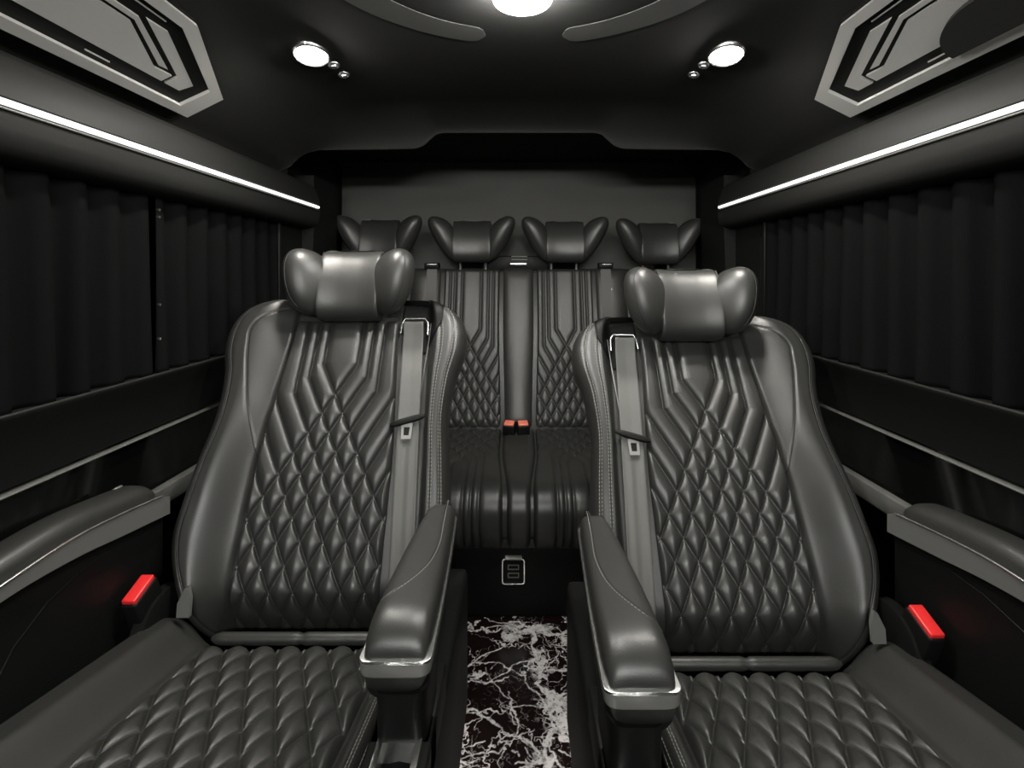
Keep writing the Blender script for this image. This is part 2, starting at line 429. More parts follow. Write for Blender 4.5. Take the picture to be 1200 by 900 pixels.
    arm_loft(.660, .679, .0018, Y0 - .0022, Y1 + .002, 9, MB(), rr=.012).build('silver_band', 'satin', arm)
    arm_loft(.628, .661, -.001, Y0 + .002, Y1 + .05, 7, MB(), rr=.026).build('armrest_body', 'plastic', arm)
    stc = MB(); pl = []
    for f in np.linspace(0, 1, 60):
        y = Y1 - .02 - f*.328
        so, si = arow(y); v = float(interp([(-.35,.985),(-.317,.68),(-.277,.42),(-.195,.23),(-.12,.26),(-.045,.32),(-.02,.34)], y))
        x = so + (si - so)*v
        hw = abs(si - so)/2; a = abs((x - (so + si)/2)/hw); z = .682 + .042*max(0, 1 - a**3.6)**(1/3.6)
        pl.append(Vector((sgn*x, y, z)))
    stc.tube(pl, .0013, 6); stc.build('seam', 'leather_seam', arm)
    stc = MB()
    for i in range(len(pl) - 1):
        d = Vector((-sgn*.0035, -.001, .0006)); stc.tube([pl[i] + d, pl[i].lerp(pl[i + 1], .6) + d], .0006, 4)
    stc.build('stitching', 'thread', arm)
    b = MB(); xa, xb = sgn*(-.351 + arm_dx), sgn*(-.278 + arm_dx)
    xl, xh = min(xa, xb), max(xa, xb); cx, hw = (xl + xh)/2, (xh - xl)/2
    b.loft([((cx, -.355 + d, z), (1, 0, 0), (0, 1, 0), hw*k, .055*k2, 5) for z, k, k2, d in ((.52, 1, 1.1, 0), (.58, .98, 1, 0), (.61, .97, 1.1, .004), (.64, 1.05, 1.5, .02))])
    b.build('armrest_post', 'plastic', root)
    # side console in front of the post, with a chrome framed tray
    b = MB(); y0, y1 = -.74, -.36; tz = .566
    xo, xi = sgn*(-.356 + arm_dx), sgn*(-.27 + arm_dx); xl, xh = min(xo, xi), max(xo, xi)
    fx0, fx1 = xl + .014, xh - .012; fy0, fy1 = -.60, -.403
    b.box((xl, y0, .20), (xh, .10, tz - .05), .012, 2)
    b.box((xl, y0, tz - .06), (fx0 + .006, y1, tz), .004, 2); b.box((fx1 - .006, y0, tz - .06), (xh, y1, tz), .004, 2)
    b.box((xl, fy1 - .006, tz - .06), (xh, y1 + .10, tz), .004, 2); b.box((xl, y0, tz - .06), (xh, fy0 + .006, tz), .004, 2)
    con = b.build('side_console', 'plastic', root)
    fr = MB()
    ro = [(fx0, fy0), (fx1, fy0), (fx1, fy1), (fx0, fy1)]; ri = [(fx0 + .008, fy0 + .008), (fx1 - .008, fy0 + .008), (fx1 - .008, fy1 - .010), (fx0 + .008, fy1 - .010)]
    fr.ring(ro, ri, lambda x, y: (x, y, tz + .006), lambda x, y: (x, y, tz - .022)); fr.build('tray_frame', 'chrome', con)
    # ---------------- wall-side armrest
    dy, dz = side
    tabz = [(-.62, .700), (-.45, .716), (-.33, .728), (-.19, .736), (-.08, .727), (.03, .713)]
    tabb = [(-.62, .678), (-.45, .690), (-.33, .704), (-.19, .698), (-.08, .682), (.05, .664)]
    ys = np.linspace(-.62, .03, 50)
    rows = []
    for i, y in enumerate(ys):
        d = min(y + .62, .03 - y); k = math.sqrt(max(.02, 1 - (1 - min(d/.05, 1))**2))
        rows.append(((sgn*.350, y + dy, float(interp(tabz, y)) + dz + .004 - .014*(1 - k)), (1, 0, 0), (0, 0, 1), .037*(.6 + .4*k), .030*k, 2.5))
    pad = MB().loft(rows, 36).build('outer_armrest', 'leather', root, sharp=False)
    P = []; Q = []
    for y in np.linspace(-.62, .05, 60):
        zt, zb_ = float(interp(tabz, min(y, .03))) + dz, float(interp(tabb, y)) + dz
        if y > .02: zt -= (y - .02)*.35
        P.append([(sgn*.3085, y + dy, zb_ + (zt - zb_)*v) for v in np.linspace(0, 1, 5)])
    MB().sheet(np.array(P), np.array((sgn*.012, 0, 0))).build('silver_band', 'satin', pad)
    MB().tube([(sgn*.3075, y + dy, float(interp(tabz, y)) + dz + .001) for y in np.linspace(-.62, .025, 50)], .0022, 8).build('chrome_trim', 'chrome', pad)
    poly = [(y, float(interp(tabb, y)) + dz + .004) for y in np.linspace(-.62, .05, 24)] + [(.05, .36), (-.62, .36)]
    sp_ = MB(); sp_.prism(poly, lambda a, b_: (sgn*.325, a + dy, b_), lambda a, b_: (sgn*.372, a + dy, b_)); sidep = sp_.build('side_panel', 'plastic', root)
    gl = MB(); gl.tube([(sgn*.3245, dy + y, z + dz) for y, z in [(-.01, .655), (-.08, .662), (-.16, .66), (-.23, .645), (-.29, .61), (-.33, .56), (-.35, .50)]], .0014, 6); gl.build('panel_line', 'plastic', sidep)
    lv = MB(); yl, zl = (-.03, .748) if sgn < 0 else (-.005, .716)
    lv.tube([(sgn*.367, yl - .018, zl - .004), (sgn*.367, yl - .006, zl + .003), (sgn*.367, yl + .014, zl + .004)], [.004, .005, .0035], 10)
    lv.tube([(sgn*.367, yl, zl - .024), (sgn*.367, yl, zl)], .005, 8)
    lv.build('recline_lever', 'chrome', root)
    # buckle with red release button, standing in the gap beside the cushion
    by, bz_ = (-.062, .562) if sgn < 0 else (-.078, .542)
    bx = sgn*.296
    def rot(co):
        return (bx + co[0], by + co[1]*.93 - co[2]*.36, bz_ + co[1]*.36 + co[2]*.93)
    b = MB(); b.box((-.0165, -.034, -.10), (.0165, .034, -.002), .006, 3, rot); bk = b.build('belt_buckle', 'plastic', root)
    b = MB(); b.box((-.0135, -.030, -.006), (.0135, .030, .006), .003, 3, rot); b.build('release_button', 'red', bk)
    b = MB()
    aw = lambda a, b_: (sgn*((.208 if sgn < 0 else .222) + a), .004 + b_*.2, (.490 if sgn < 0 else .472) + b_*.85)
    b.prism([(0, 0), (.026, 0), (.028, .03), (.017, .062), (.010, .066), (.002, .04)], lambda a, c_: Vector(aw(a, c_)) + Vector((0, -.045, 0)), lambda a, c_: Vector(aw(a, c_)) + Vector((0, -.036, 0)))
    b.build('belt_anchor', 'webbing', root)
    return root

def build_headrest(root, H, pa, pb, pc, wa, wb, ang, shear, m, flare=.30):
    """H(s,u,f) maps headrest coordinates to the root's; pad half width/height/depth; wing half width/height"""
    def sph(fn, nu=26, nv=48):
        P = []
        for i in range(nu):
            a = -PI/2 + PI*(i + .0)/(nu - 1); a = max(min(a, PI/2 - .03), -PI/2 + .03)
            P.append([fn(math.cos(a)*math.cos(b), math.sin(a), math.cos(a)*math.sin(b)) for b in np.linspace(0, 2*PI, nv, endpoint=False)])
        return np.array(P)
    def se(v, e): return math.copysign(abs(v)**e, v)
    def padf(x, y, z):
        # y runs across so the ends are hidden by the wings
        s = se(y, .40)*pa; r = math.hypot(x, z) + 1e-9; cx, cz = x/r, z/r
        k = max(0, 1 - abs(y)**6)**.25
        u = se(cx, .62)*pb*(.86 + .14*k); f = se(cz, .72)*pc*(.80 + .20*k)
        if f > 0: f = f*(.9) - .012*(1 - (s/pa)**2) + .004
        f -= .18*max(0, u)*1.0 if f > 0 else 0
        return H(s, u - .004, f)
    P = []
    pad = MB().grid(sph(padf, 40, 56), close_v=True, cap0=True, cap1=True).build('headrest', m, root, sharp=False)
    ca, sa = math.cos(math.radians(ang)), math.sin(math.radians(ang))
    for sg in (-1, 1):
        def wing(x, y, z, skin=1.0):
            a = se(x, .86)*wa; u = se(y, .84)*wb; f = se(z, .9)*.047
            a = a*(1 + flare*u/wb) + shear*u; f = f*(1 + .1*u/wb)
            u = u + .10*a
            a2 = a + wa*.86
            s = pa - .012 + a2*ca - f*sa*.9; ff = a2*sa + f*ca + .0
            return H(sg*s, u, ff - .004)
        w = MB().grid(sph(wing, 30, 44), close_v=True, cap0=True, cap1=True).build('headrest_wing', m, pad, sharp=False)
        sm = MB(); sm.tube([wing(math.cos(b)*math.cos(.35), math.sin(b)*math.cos(.35), math.sin(.35)) for b in np.linspace(-1.1, 1.5, 40)], .0013, 6)
        sm.build('seam', 'leather_seam', pad)
        # the dark seam where the wing is hinged to the pad
        sm = MB(); sm.tube([H(sg*(pa - .003), u, .044 - .5*max(0, abs(u) - .06) - .12*max(0, u)) for u in np.linspace(-pb*.85, pb*.85, 24)], .0018, 6)
        sm.build('seam', 'leather_seam', pad)

captain_seat(-1, -.475, 1.10, .443, 27.76, .425, (-.012, .800, .050, 14, 1.0), (0, 0), 0)
captain_seat(+1, .477, 1.05, .425, 32.13, .410, (-.016, .780, .070, 16, 1.0), (-.008, -.012), -.014)

# ------------------------------------------------------------------ rear bench
def rear_bench():
    root = thing('rear_bench', 'full-width black quilted leather rear bench with four headrests against the back wall', 'bench seat', (0, 1.79, 0))
    Yr = 1.79
    B0 = np.array((0, 2.21 - Yr, .535)); B1 = np.array((0, 2.42 - Yr, 1.236))
    d = (B1 - B0); Lb = np.linalg.norm(d); d = d/Lb; nv = np.array((0, -d[2], d[1]))
    def W(s, t, n): s, t, n = np.broadcast_arrays(s, t, n); return np.stack([s, B0[1] + t*d[1] + n*nv[1], B0[2] + t*d[2] + n*nv[2]], -1)
    Wp = lambda s, t, n: Vector(W(np.float64(s), np.float64(t), np.float64(n)))
    # shell
    sh = MB(); rows = []
    for t, k in ((-.04, .6), (-.03, .85), (0, 1), (Lb - .03, 1), (Lb - .008, .9), (Lb + .002, .62)):
        rows.append((Wp(0, t, -.075), (1, 0, 0), tuple(nv), .87 - .02*(1 - k), .063*k, 9))
    sh.loft(rows, 60).build('backrest', 'leather', root)
    centres = (-.652, -.220, .215, .652)
    NU, NV = 200, 84
    for i, cx in enumerate(centres):
        t1 = np.linspace(.004, Lb - .006, NU)[:, None]; u = np.linspace(-1, 1, NV)[None, :]
        hw = .131 + .012*sstep((.5 - t1)/.5); s1 = u*hw; T = np.broadcast_to(t1, s1.shape)
        h = quilt(s1, T, (.100, .078, .044), (.355, .395, .435), .56, .050, .0070, .0055)
        ed = panel_edge(u, 1, .09)*np.sqrt(1 - (1 - np.clip((Lb - .006 - T)/.02, 0, 1))**2)*np.sqrt(1 - (1 - np.clip((T - .002)/.04, 0.02, 1))**2)
        n1 = -.022 + (h + .018)*ed
        MB().sheet(W(cx + s1, T, n1), np.array(nv)*-.012).build('quilted_panel', 'leather', root, sharp=False)
    # plain bolsters between the panels
    for x0, x1 in ((-.869, -.795), (-.512, -.362), (-.078, .073), (.357, .510), (.795, .869)):
        cx, hw = (x0 + x1)/2, (x1 - x0)/2 - .002; rows = []
        for t in np.concatenate([[.002, .008, .02], np.linspace(.05, Lb - .03, 20), [Lb - .012, Lb - .004]]):
            k = 1 - .012*sstep((.5 - t)/.5)/hw if hw > .03 else 1
            e = min(1, max(.15, min(t, Lb - t)/.02))
            rows.append((Wp(cx, t, -.022), (1, 0, 0), tuple(nv), hw*k, .030*math.sqrt(e), 2.3))
        MB().loft(rows, 32).build('bolster', 'leather', root, sharp=False)
    # hanging lap and shoulder straps beside the two middle backs
    for x in (-.408, .408):
        rows = []
        for t in np.linspace(Lb + .004, .02, 40):
            xx = np.linspace(x - .024, x + .024, 7); rows.append(W(xx, np.full_like(xx, t), np.full_like(xx, .009)))
        MB().sheet(np.array(rows), np.array(nv)*-.0022).build('seat_belt', 'webbing', root)
        b = MB(); b.box((x - .034, 0, 0), (x + .034, .05, .026), .005, 3, lambda co: tuple(Vector(co) + Vector((0, B1[1] - .03, B1[2] - .006)))); bo = b.build('belt_outlet', 'plastic', root)
        b = MB(); b.tube([(x - .02 , B1[1] - .034, B1[2] + .012), (x + .024, B1[1] - .034, B1[2] + .012)], .0025, 8); b.build('chrome_bracket', 'chrome', bo)
    # cushion: profile in (y, z) with a rounded nose; the pattern runs over it
    prof = [(.455, .535), (.30, .518), (.15, .502), (.02, .484), (-.03, .473), (-.062, .452), (-.083, .42), (-.088, .38), (-.078, .33), (-.05, .285), (-.02, .262)]
    pv = [Vector((0, a, b)) for a, b in prof]
    # resample smoothly
    fine = []
    for i in range(len(pv) - 1):
        p0 = pv[max(i - 1, 0)]; p1 = pv[i]; p2 = pv[i + 1]; p3 = pv[min(i + 2, len(pv) - 1)]
        for k in range(24):
            u = k/24; fine.append(.5*((2*p1) + (p2 - p0)*u + (2*p0 - 5*p1 + 4*p2 - p3)*u*u + (3*p1 - p0 - 3*p2 + p3)*u**3))
    fine.append(pv[-1]); F = np.array([tuple(p) for p in fine])
    ar = np.concatenate([[0], np.cumsum(np.linalg.norm(np.diff(F, axis=0), axis=1))]); LT = ar[-1]
    tg = np.gradient(F, ar, axis=0); tg /= np.linalg.norm(tg, axis=1)[:, None]
    nr = np.stack([np.zeros(len(F)), -tg[:, 2], tg[:, 1]], -1); nr = np.where((nr[0] @ np.array((0, 0, 1))) < 0, -nr, nr)
    def C(s, r, n):
        s, r, n = np.broadcast_arrays(np.asarray(s, float), np.asarray(r, float), np.asarray(n, float))
        base = np.stack([np.interp(r, ar, F[:, k]) for k in range(3)], -1); no = np.stack([np.interp(r, ar, nr[:, k]) for k in range(3)], -1)
        o = base + no*n[..., None]; o[..., 0] = s; return o
    rows = []
    for r in np.linspace(0, LT, 60):
        rows.append(C(np.linspace(-.868, .868, 20), np.full(20, r), np.full(20, -.022)))
    body = MB(); P = np.array(rows)
    body.sheet(P, np.array((0, .06, -.10)))
    cu = body.build('seat_cushion', 'leather', root)
    for cx in centres:
        r1 = np.linspace(.01, LT - .01, 240)[:, None]; u = np.linspace(-1, 1, 90)[None, :]
        f = r1/LT; hw = .143 - .0*f + .022*sstep((f - .25)/.45); s1 = u*hw; R = np.broadcast_to(r1, s1.shape)
        h = quilt(s1, R, (.085, .058, .030), (.26, .295, .33), .62, .058, .0075, .005)
        ed = panel_edge(u, 1, .10)*np.sqrt(1 - (1 - np.clip((R - .01)/.02, 0, 1))**2)*np.ones_like(R)
        MB().sheet(C(cx + s1, R, -.024 + (h + .018)*ed), np.array((0, .006, -.010))).build('quilted_cushion_panel', 'leather', cu, sharp=False)
    for cx, hw0 in ((-.436, .060), (0, .066), (.434, .060)):
        r1 = np.linspace(.01, LT - .012, 90)[:, None]; u = np.linspace(-1, 1, 26)[None, :]
        f = r1/LT; hw = hw0 - .026*sstep((f - .25)/.45); s1 = cx + u*hw; R = np.broadcast_to(r1, s1.shape)
        MB().sheet(C(s1, R, -.022 + .024*panel_edge(u, 1, .5)*np.ones_like(R)), np.array((0, .006, -.010))).build('bolster', 'leather', cu, sharp=False)
    # pedestal
    b = MB(); b.box((-.865, .0, .0), (.865, .60, .30), .012, 2); ped = b.build('bench_base', 'plastic', root)
    # headrests
    for i, (cx, cz) in enumerate(zip((-.648, -.218, .214, .650), (1.366, 1.362, 1.360, 1.352))):
        ta = math.radians(12); yc = 2.40 - Yr
        H = lambda s, u_, f, cx=cx, cz=cz: (cx + s, yc + u_*math.sin(ta) - f*math.cos(ta), cz + u_*math.cos(ta) + f*math.sin(ta))
        build_headrest(root, H, .088, .100, .056, .060, .094, 30, .48, 'leather')
    ps = []
    for cx in (-.648, -.218, .214, .650):
        for dx in (-.06, .06):
            MB().tube([(cx + dx, 2.44 - Yr, 1.20), (cx + dx, 2.43 - Yr, 1.30)], .006, 10).build('headrest_post', 'satin', root)
    # black carrier between the headrests with bright latch
    b = MB(); b.box((-.15, 2.43 - Yr, 1.22), (.14, 2.48 - Yr, 1.29), .006, 2); car = b.build('headrest_carrier', 'plastic', root)
    b = MB(); b.box((-.045, 2.405 - Yr, 1.243), (.040, 2.435 - Yr, 1.258), .005, 3); b.build('chrome_latch', 'chrome', car)
    b = MB()
    for z in (1.272, 1.286): b.tube([(-.035, 2.428 - Yr, z), (.04, 2.428 - Yr, z)], .003, 8)
    b.build('guide_bar', 'satin', car)
    # two buckles with red buttons in the seat gap
    for x, t, m_ in ((-.040, .10, -.25), (.018, .07, .2)):
        f = lambda co, x=x, m_=m_: (x + co[0]*math.cos(m_) - co[1]*math.sin(m_), 2.165 - Yr + (co[0]*math.sin(m_) + co[1]*math.cos(m_))*.9 - co[2]*.3, .548 + co[2] + co[1]*.5)
        b = MB(); b.box((-.026, -.018, -.02), (.026, .018, .026), .006, 3, f); bk = b.build('belt_buckle', 'plastic', root)
        b = MB(); b.box((-.021, -.013, .022), (.021, .013, .031), .003, 3, f); b.build('release_button', 'orange', bk)
    # charging port in the pedestal
    def pp(x, z, y): return (-.019 + x, y, .167 + z)
    def rr(hw, hh, r, n=5):
        out = []
        for (sx, sz, a0) in ((1, 1, 0), (-1, 1, PI/2), (-1, -1, PI), (1, -1, 1.5*PI)):
            for k in range(n): a = a0 + k*PI/2/(n - 1); out.append((sx*(hw - r) + r*math.cos(a), sz*(hh - r) + r*math.sin(a)))
        return out
    b = MB(); b.prism(rr(.036, .041, .008), lambda x, z: pp(x, z, -.006), lambda x, z: pp(x, z, .002)); port = b.build('charging_port', 'plastic', root)
    b = MB(); b.ring(rr(.040, .045, .010), rr(.036, .041, .008), lambda x, z: pp(x, z, -.009), lambda x, z: pp(x, z, .001)); b.build('port_frame', 'chrome', port)
    b = MB()
    for z in (.014, -.014):
        b.ring(rr(.020, .009, .002), rr(.016, .0055, .001), lambda x, q: pp(x, q + z, -.0075), lambda x, q: pp(x, q + z, -.005))
    b.build('port_socket', 'satin', port)
    b = MB(); b.box((-.028, -.018, .044), (.030, .0, .054), .003, 2, lambda co: pp(co[0], co[2], co[1])); b.build('port_lid', 'silver', port)
    return root
rear_bench()

# ------------------------------------------------------------------ setting
YF, YBK = -1.05, 2.62
b = MB(); b.box((-.93, YF, -.04), (.93, YBK + .1, -.002)); struct(b, 'floor', 'carpet', 'black carpeted van floor')
def marble_floor():
    rnd = np.random.RandomState(11)
    x0, x1, y0, y1 = -.245, .215, .98, 1.80
    nx, ny = 300, 520
    X, Y = np.meshgrid(np.linspace(x0, x1, nx), np.linspace(y0, y1, ny))
    segs = []   # (ax, ay, bx, by, wa, wb)
    def jag(pts, w, rough=.10, depth=4, branch=.0):
        """a vein: fractal polyline whose width wavers"""
        P = [np.array(p, float) for p in pts]
        for _ in range(depth):
            Q = [P[0]]
            for p, q in zip(P, P[1:]):
                d = q - p; Q += [(p + q)/2 + np.array((-d[1], d[0]))*rnd.normal(0, rough), q]
            P = Q
        W = w*(.40 + .8*np.abs(np.convolve(rnd.normal(0, 1, len(P) + 6), np.ones(7)/2.6, 'valid')))
        for i in range(len(P) - 1): segs.append((*P[i], *P[i + 1], W[i], W[i + 1]))
        if branch:
            for i in range(1, len(P) - 1):
                if rnd.rand() < branch*.16:
                    a = rnd.rand()*2*PI; l = rnd.uniform(.03, .11)
                    jag([P[i], P[i] + l*np.array((math.cos(a), math.sin(a)))], w*.30, .10, 4)
    def cloud(c, rx, ry, n, w):
        for _ in range(int(n*.3)):
            p = np.array(c) + rnd.normal(0, 1, 2)*np.array((rx, ry))*.6; a = rnd.rand()*2*PI; l = rnd.uniform(.02, .08)
            jag([p, p + l*np.array((math.cos(a), math.sin(a)))], w*rnd.uniform(.25, 1.5), .14, 4)
    # the strong vein down the middle right, the cluster across the far end, thin diagonals on the left
    jag([(-.035, 1.765), (.03, 1.74), (.10, 1.70), (.16, 1.715), (.215, 1.68)], .0065, .12, 5, .22)
    jag([(.045, 1.72), (.05, 1.63), (.07, 1.56), (.05, 1.50), (.085, 1.42), (.095, 1.35), (.06, 1.26), (.09, 1.17), (.12, 1.05)], .0075, .11, 5, .16)
    jag([(.08, 1.545), (.15, 1.55), (.215, 1.48)], .0055, .10, 5, .2)
    jag([(.085, 1.44), (.15, 1.40), (.20, 1.385)], .0075, .14, 5, .3)
    jag([(.095, 1.35), (.16, 1.31), (.215, 1.30)], .0045, .12, 5, .2)
    jag([(-.01, 1.70), (-.10, 1.62), (-.16, 1.56), (-.19, 1.50)], .0032, .06, 5, .12)
    jag([(-.24, 1.745), (-.16, 1.72), (-.08, 1.745), (-.02, 1.75)], .0026, .08, 5, .08)
    jag([(-.23, 1.66), (-.19, 1.58), (-.20, 1.52), (-.10, 1.50), (-.03, 1.525)], .0036, .11, 5, .2)
    jag([(-.13, 1.58), (-.06, 1.58), (.02, 1.53), (.06, 1.46)], .0028, .09, 5, .12)
    jag([(-.22, 1.47), (-.17, 1.42), (-.12, 1.41), (-.04, 1.34), (.03, 1.31), (.06, 1.27)], .0052, .07, 5, .15)
    jag([(-.17, 1.42), (-.15, 1.33), (-.17, 1.24), (-.19, 1.12)], .0048, .09, 5, .15)
    jag([(-.235, 1.38), (-.21, 1.33), (-.20, 1.27)], .0036, .14, 4, .2)
    jag([(-.03, 1.47), (-.02, 1.41), (.0, 1.36)], .0030, .12, 4, .1)
    jag([(-.03, 1.42), (.06, 1.415)], .0020, .06, 4)
    jag([(.06, 1.27), (-.02, 1.22), (-.07, 1.19), (-.12, 1.08)], .0050, .08, 5, .15)
    jag([(.06, 1.27), (.12, 1.24), (.17, 1.25), (.215, 1.21)], .0055, .12, 5, .25)
    jag([(.13, 1.70), (.14, 1.64), (.19, 1.59)], .0022, .08, 4, .1)
    jag([(.16, 1.72), (.205, 1.62)], .0045, .16, 5, .3)
    jag([(-.20, 1.30), (-.12, 1.25), (-.10, 1.18), (-.02, 1.10)], .0040, .09, 5, .2)
    jag([(.0, 1.36), (-.05, 1.28), (-.17, 1.26)], .0022, .08, 5, .1)
    jag([(-.10, 1.50), (-.02, 1.57), (.06, 1.60)], .0022, .07, 5, .1)
    for c, rx, ry, n in (((.03, 1.735), .07, .022, 26), ((.17, 1.70), .05, .03, 14), ((.115, 1.40), .05, .05, 30), ((-.19, 1.48), .045, .035, 16), ((.07, 1.255), .05, .03, 18), ((.175, 1.24), .035, .045, 22), ((.055, 1.62), .018, .05, 10)):
        cloud(c, rx, ry, n, .0032)
    for _ in range(10):
        p = np.array((rnd.uniform(x0, x1), rnd.uniform(1.0, y1))); a = rnd.rand()*2*PI; l = rnd.uniform(.05, .20)
        jag([p, p + l*np.array((math.cos(a), math.sin(a)))], .0015, .07, 4)
    V = np.zeros(X.shape)
    for ax, ay, bx, by, wa, wb in segs:
        mg = .012
        j0, j1 = np.searchsorted(X[0], (min(ax, bx) - mg, max(ax, bx) + mg)); i0, i1 = np.searchsorted(Y[:, 0], (min(ay, by) - mg, max(ay, by) + mg))
        if j1 <= j0 or i1 <= i0: continue
        xs_, ys_ = X[i0:i1, j0:j1], Y[i0:i1, j0:j1]; dx, dy = bx - ax, by - ay; L2 = dx*dx + dy*dy + 1e-12
        u = np.clip(((xs_ - ax)*dx + (ys_ - ay)*dy)/L2, 0, 1); d = np.hypot(xs_ - ax - u*dx, ys_ - ay - u*dy); w_ = (wa + (wb - wa)*u)/2
        V[i0:i1, j0:j1] = np.maximum(V[i0:i1, j0:j1], np.clip((w_ + .0012 - d)/.0016, 0, 1)*np.clip(w_*2/.0016, .25, 1))
    # net of finer veins between the strong ones: borders of warped cells, fading in and out, and white crystals in the clusters
    def smooth_noise(cell, seed):
        r_ = np.random.RandomState(seed); gx, gy = int((x1 - x0)/cell) + 3, int((y1 - y0)/cell) + 3; G = r_.rand(gy, gx)
        fx, fy = (X - x0)/cell, (Y - y0)/cell; ix, iy = fx.astype(int), fy.astype(int); ux, uy = sstep(fx - ix), sstep(fy - iy)
        return (G[iy, ix]*(1 - ux) + G[iy, ix + 1]*ux)*(1 - uy) + (G[iy + 1, ix]*(1 - ux) + G[iy + 1, ix + 1]*ux)*uy
    def cells(n, warp, seed, stretch=1.):
        r_ = np.random.RandomState(seed)
        sx, sy = r_.uniform(x0 - .05, x1 + .05, n), r_.uniform(y0 - .05, y1 + .05, n)
        wx = X + warp*((smooth_noise(.05, seed + 1) - .5) + .5*(smooth_noise(.02, seed + 2) - .5) + .3*(smooth_noise(.008, seed + 7) - .5))
        wy = Y + warp*((smooth_noise(.05, seed + 3) - .5) + .5*(smooth_noise(.02, seed + 4) - .5) + .3*(smooth_noise(.008, seed + 8) - .5))
        f1 = np.full(X.shape, 9.); f2 = f1.copy(); idx = np.zeros(X.shape, int)
        for i in range(n):
            dx, dy = wx - sx[i], wy - sy[i]; d = np.hypot(dx + .4*dy, (dy - .2*dx)*stretch); near = d < f1
            f2 = np.where(near, f1, np.minimum(f2, d)); idx = np.where(near, i, idx); f1 = np.where(near, d, f1)
        return f2 - f1, idx, r_.rand(n)
    clus = np.zeros(X.shape)
    for (cx_, cy_), rx, ry, k in (((.04, 1.735), .09, .03, 1), ((.19, 1.69), .05, .05, .9), ((.12, 1.40), .07, .075, 1), ((.06, 1.58), .03, .08, .8), ((-.19, 1.49), .045, .04, .7), ((.18, 1.29), .05, .08, 1), ((.06, 1.26), .05, .03, .7), ((.13, 1.16), .07, .05, .9)):
        clus = np.maximum(clus, k*np.exp(-((X - cx_)/rx)**2 - ((Y - cy_)/ry)**2))
    e1, _, _ = cells(62, .075, 21)
    wn = np.clip((smooth_noise(.07, 5) - .34)/.5, 0, 1)
    V = np.maximum(V, np.clip((.0022 + .0075*wn*wn + .006*clus - e1)/.0018, 0, 1)*np.clip(wn*2.2 + clus, 0, 1))
    e2, id2, rv = cells(520, .05, 40)
    V = np.maximum(V, np.clip((.0015 + .007*clus - e2)/.0015, 0, 1)*np.clip((clus - .25)*2.2, 0, 1))
    V = np.maximum(V, ((rv[id2] < .42*clus) & (clus > .32))*1.0)
    e3, _, _ = cells(150, .06, 77)
    V = np.maximum(V, .55*np.clip((.0018 - e3)/.0014, 0, 1)*np.clip((smooth_noise(.09, 9) - .45)*4, 0, 1))
    P = np.stack([X, Y, np.full(X.shape, .003)], -1)
    mb = MB(); mb.sheet(P, np.array((0, 0, -.006)))
    mb.box((x0, -.9, -.003), (x1, y0, .003))
    o = struct(mb, 'floor_marble', 'marble', 'dark marble aisle floor with white veins')
    at = o.data.attributes.new('vein', 'FLOAT', 'POINT'); vals = np.zeros(len(o.data.vertices), np.float32); vals[:X.size] = V.reshape(-1)
    at.data.foreach_set('value', vals)
marble_floor()

# ceiling: cross profile swept back, its rear end curving down to a shaped lip
cp = [(0, 1.757), (.25, 1.753), (.40, 1.745), (.50, 1.737), (.58, 1.725), (.66, 1.698), (.74, 1.656), (.80, 1.622), (.86, 1.590), (.905, 1.560)]
lip = [(0, 1.712), (.275, 1.712), (.30, 1.705), (.345, 1.664), (.375, 1.654), (.45, 1.652), (.72, 1.650), (.765, 1.640), (.80, 1.618), (.825, 1.590), (.85, 1.580), (.905, 1.56)]
xs = sorted(set([round(x, 4) for x in np.concatenate([np.linspace(-.905, .905, 61), np.linspace(.26, .39, 14), -np.linspace(.26, .39, 14), np.linspace(.72, .86, 14), -np.linspace(.72, .86, 14)])]))
zc_ = lambda x: float(np.interp(abs(x), [p[0] for p in cp], [p[1] for p in cp]))
zl_ = lambda x: float(np.interp(abs(x), [p[0] for p in lip], [p[1] for p in lip]))
rows = []
for y in list(np.linspace(YF, 1.60, 8)) + list(1.60 + .25*np.sin(np.linspace(0, PI/2, 26))[1:]):
    u_ = max(0, (y - 1.60)/.25); f = 1 - math.sqrt(1 - min(1, u_)**2)
    rows.append([(x, y, zc_(x) + (min(zl_(x), zc_(x)) - zc_(x))*f) for x in xs])
b = MB(); b.sheet(np.array(rows), np.array((0, .006, .02))); struct(b, 'ceiling', 'headliner', 'black suede van ceiling curving down to a stepped rear lip', sharp=False)
b = MB(); b.box((-.93, 1.80, 1.775), (.93, YBK + .05, 1.80)); b.box((-.93, YF, 1.80), (.93, 1.9, 1.82)); struct(b, 'ceiling_rear', 'headliner')

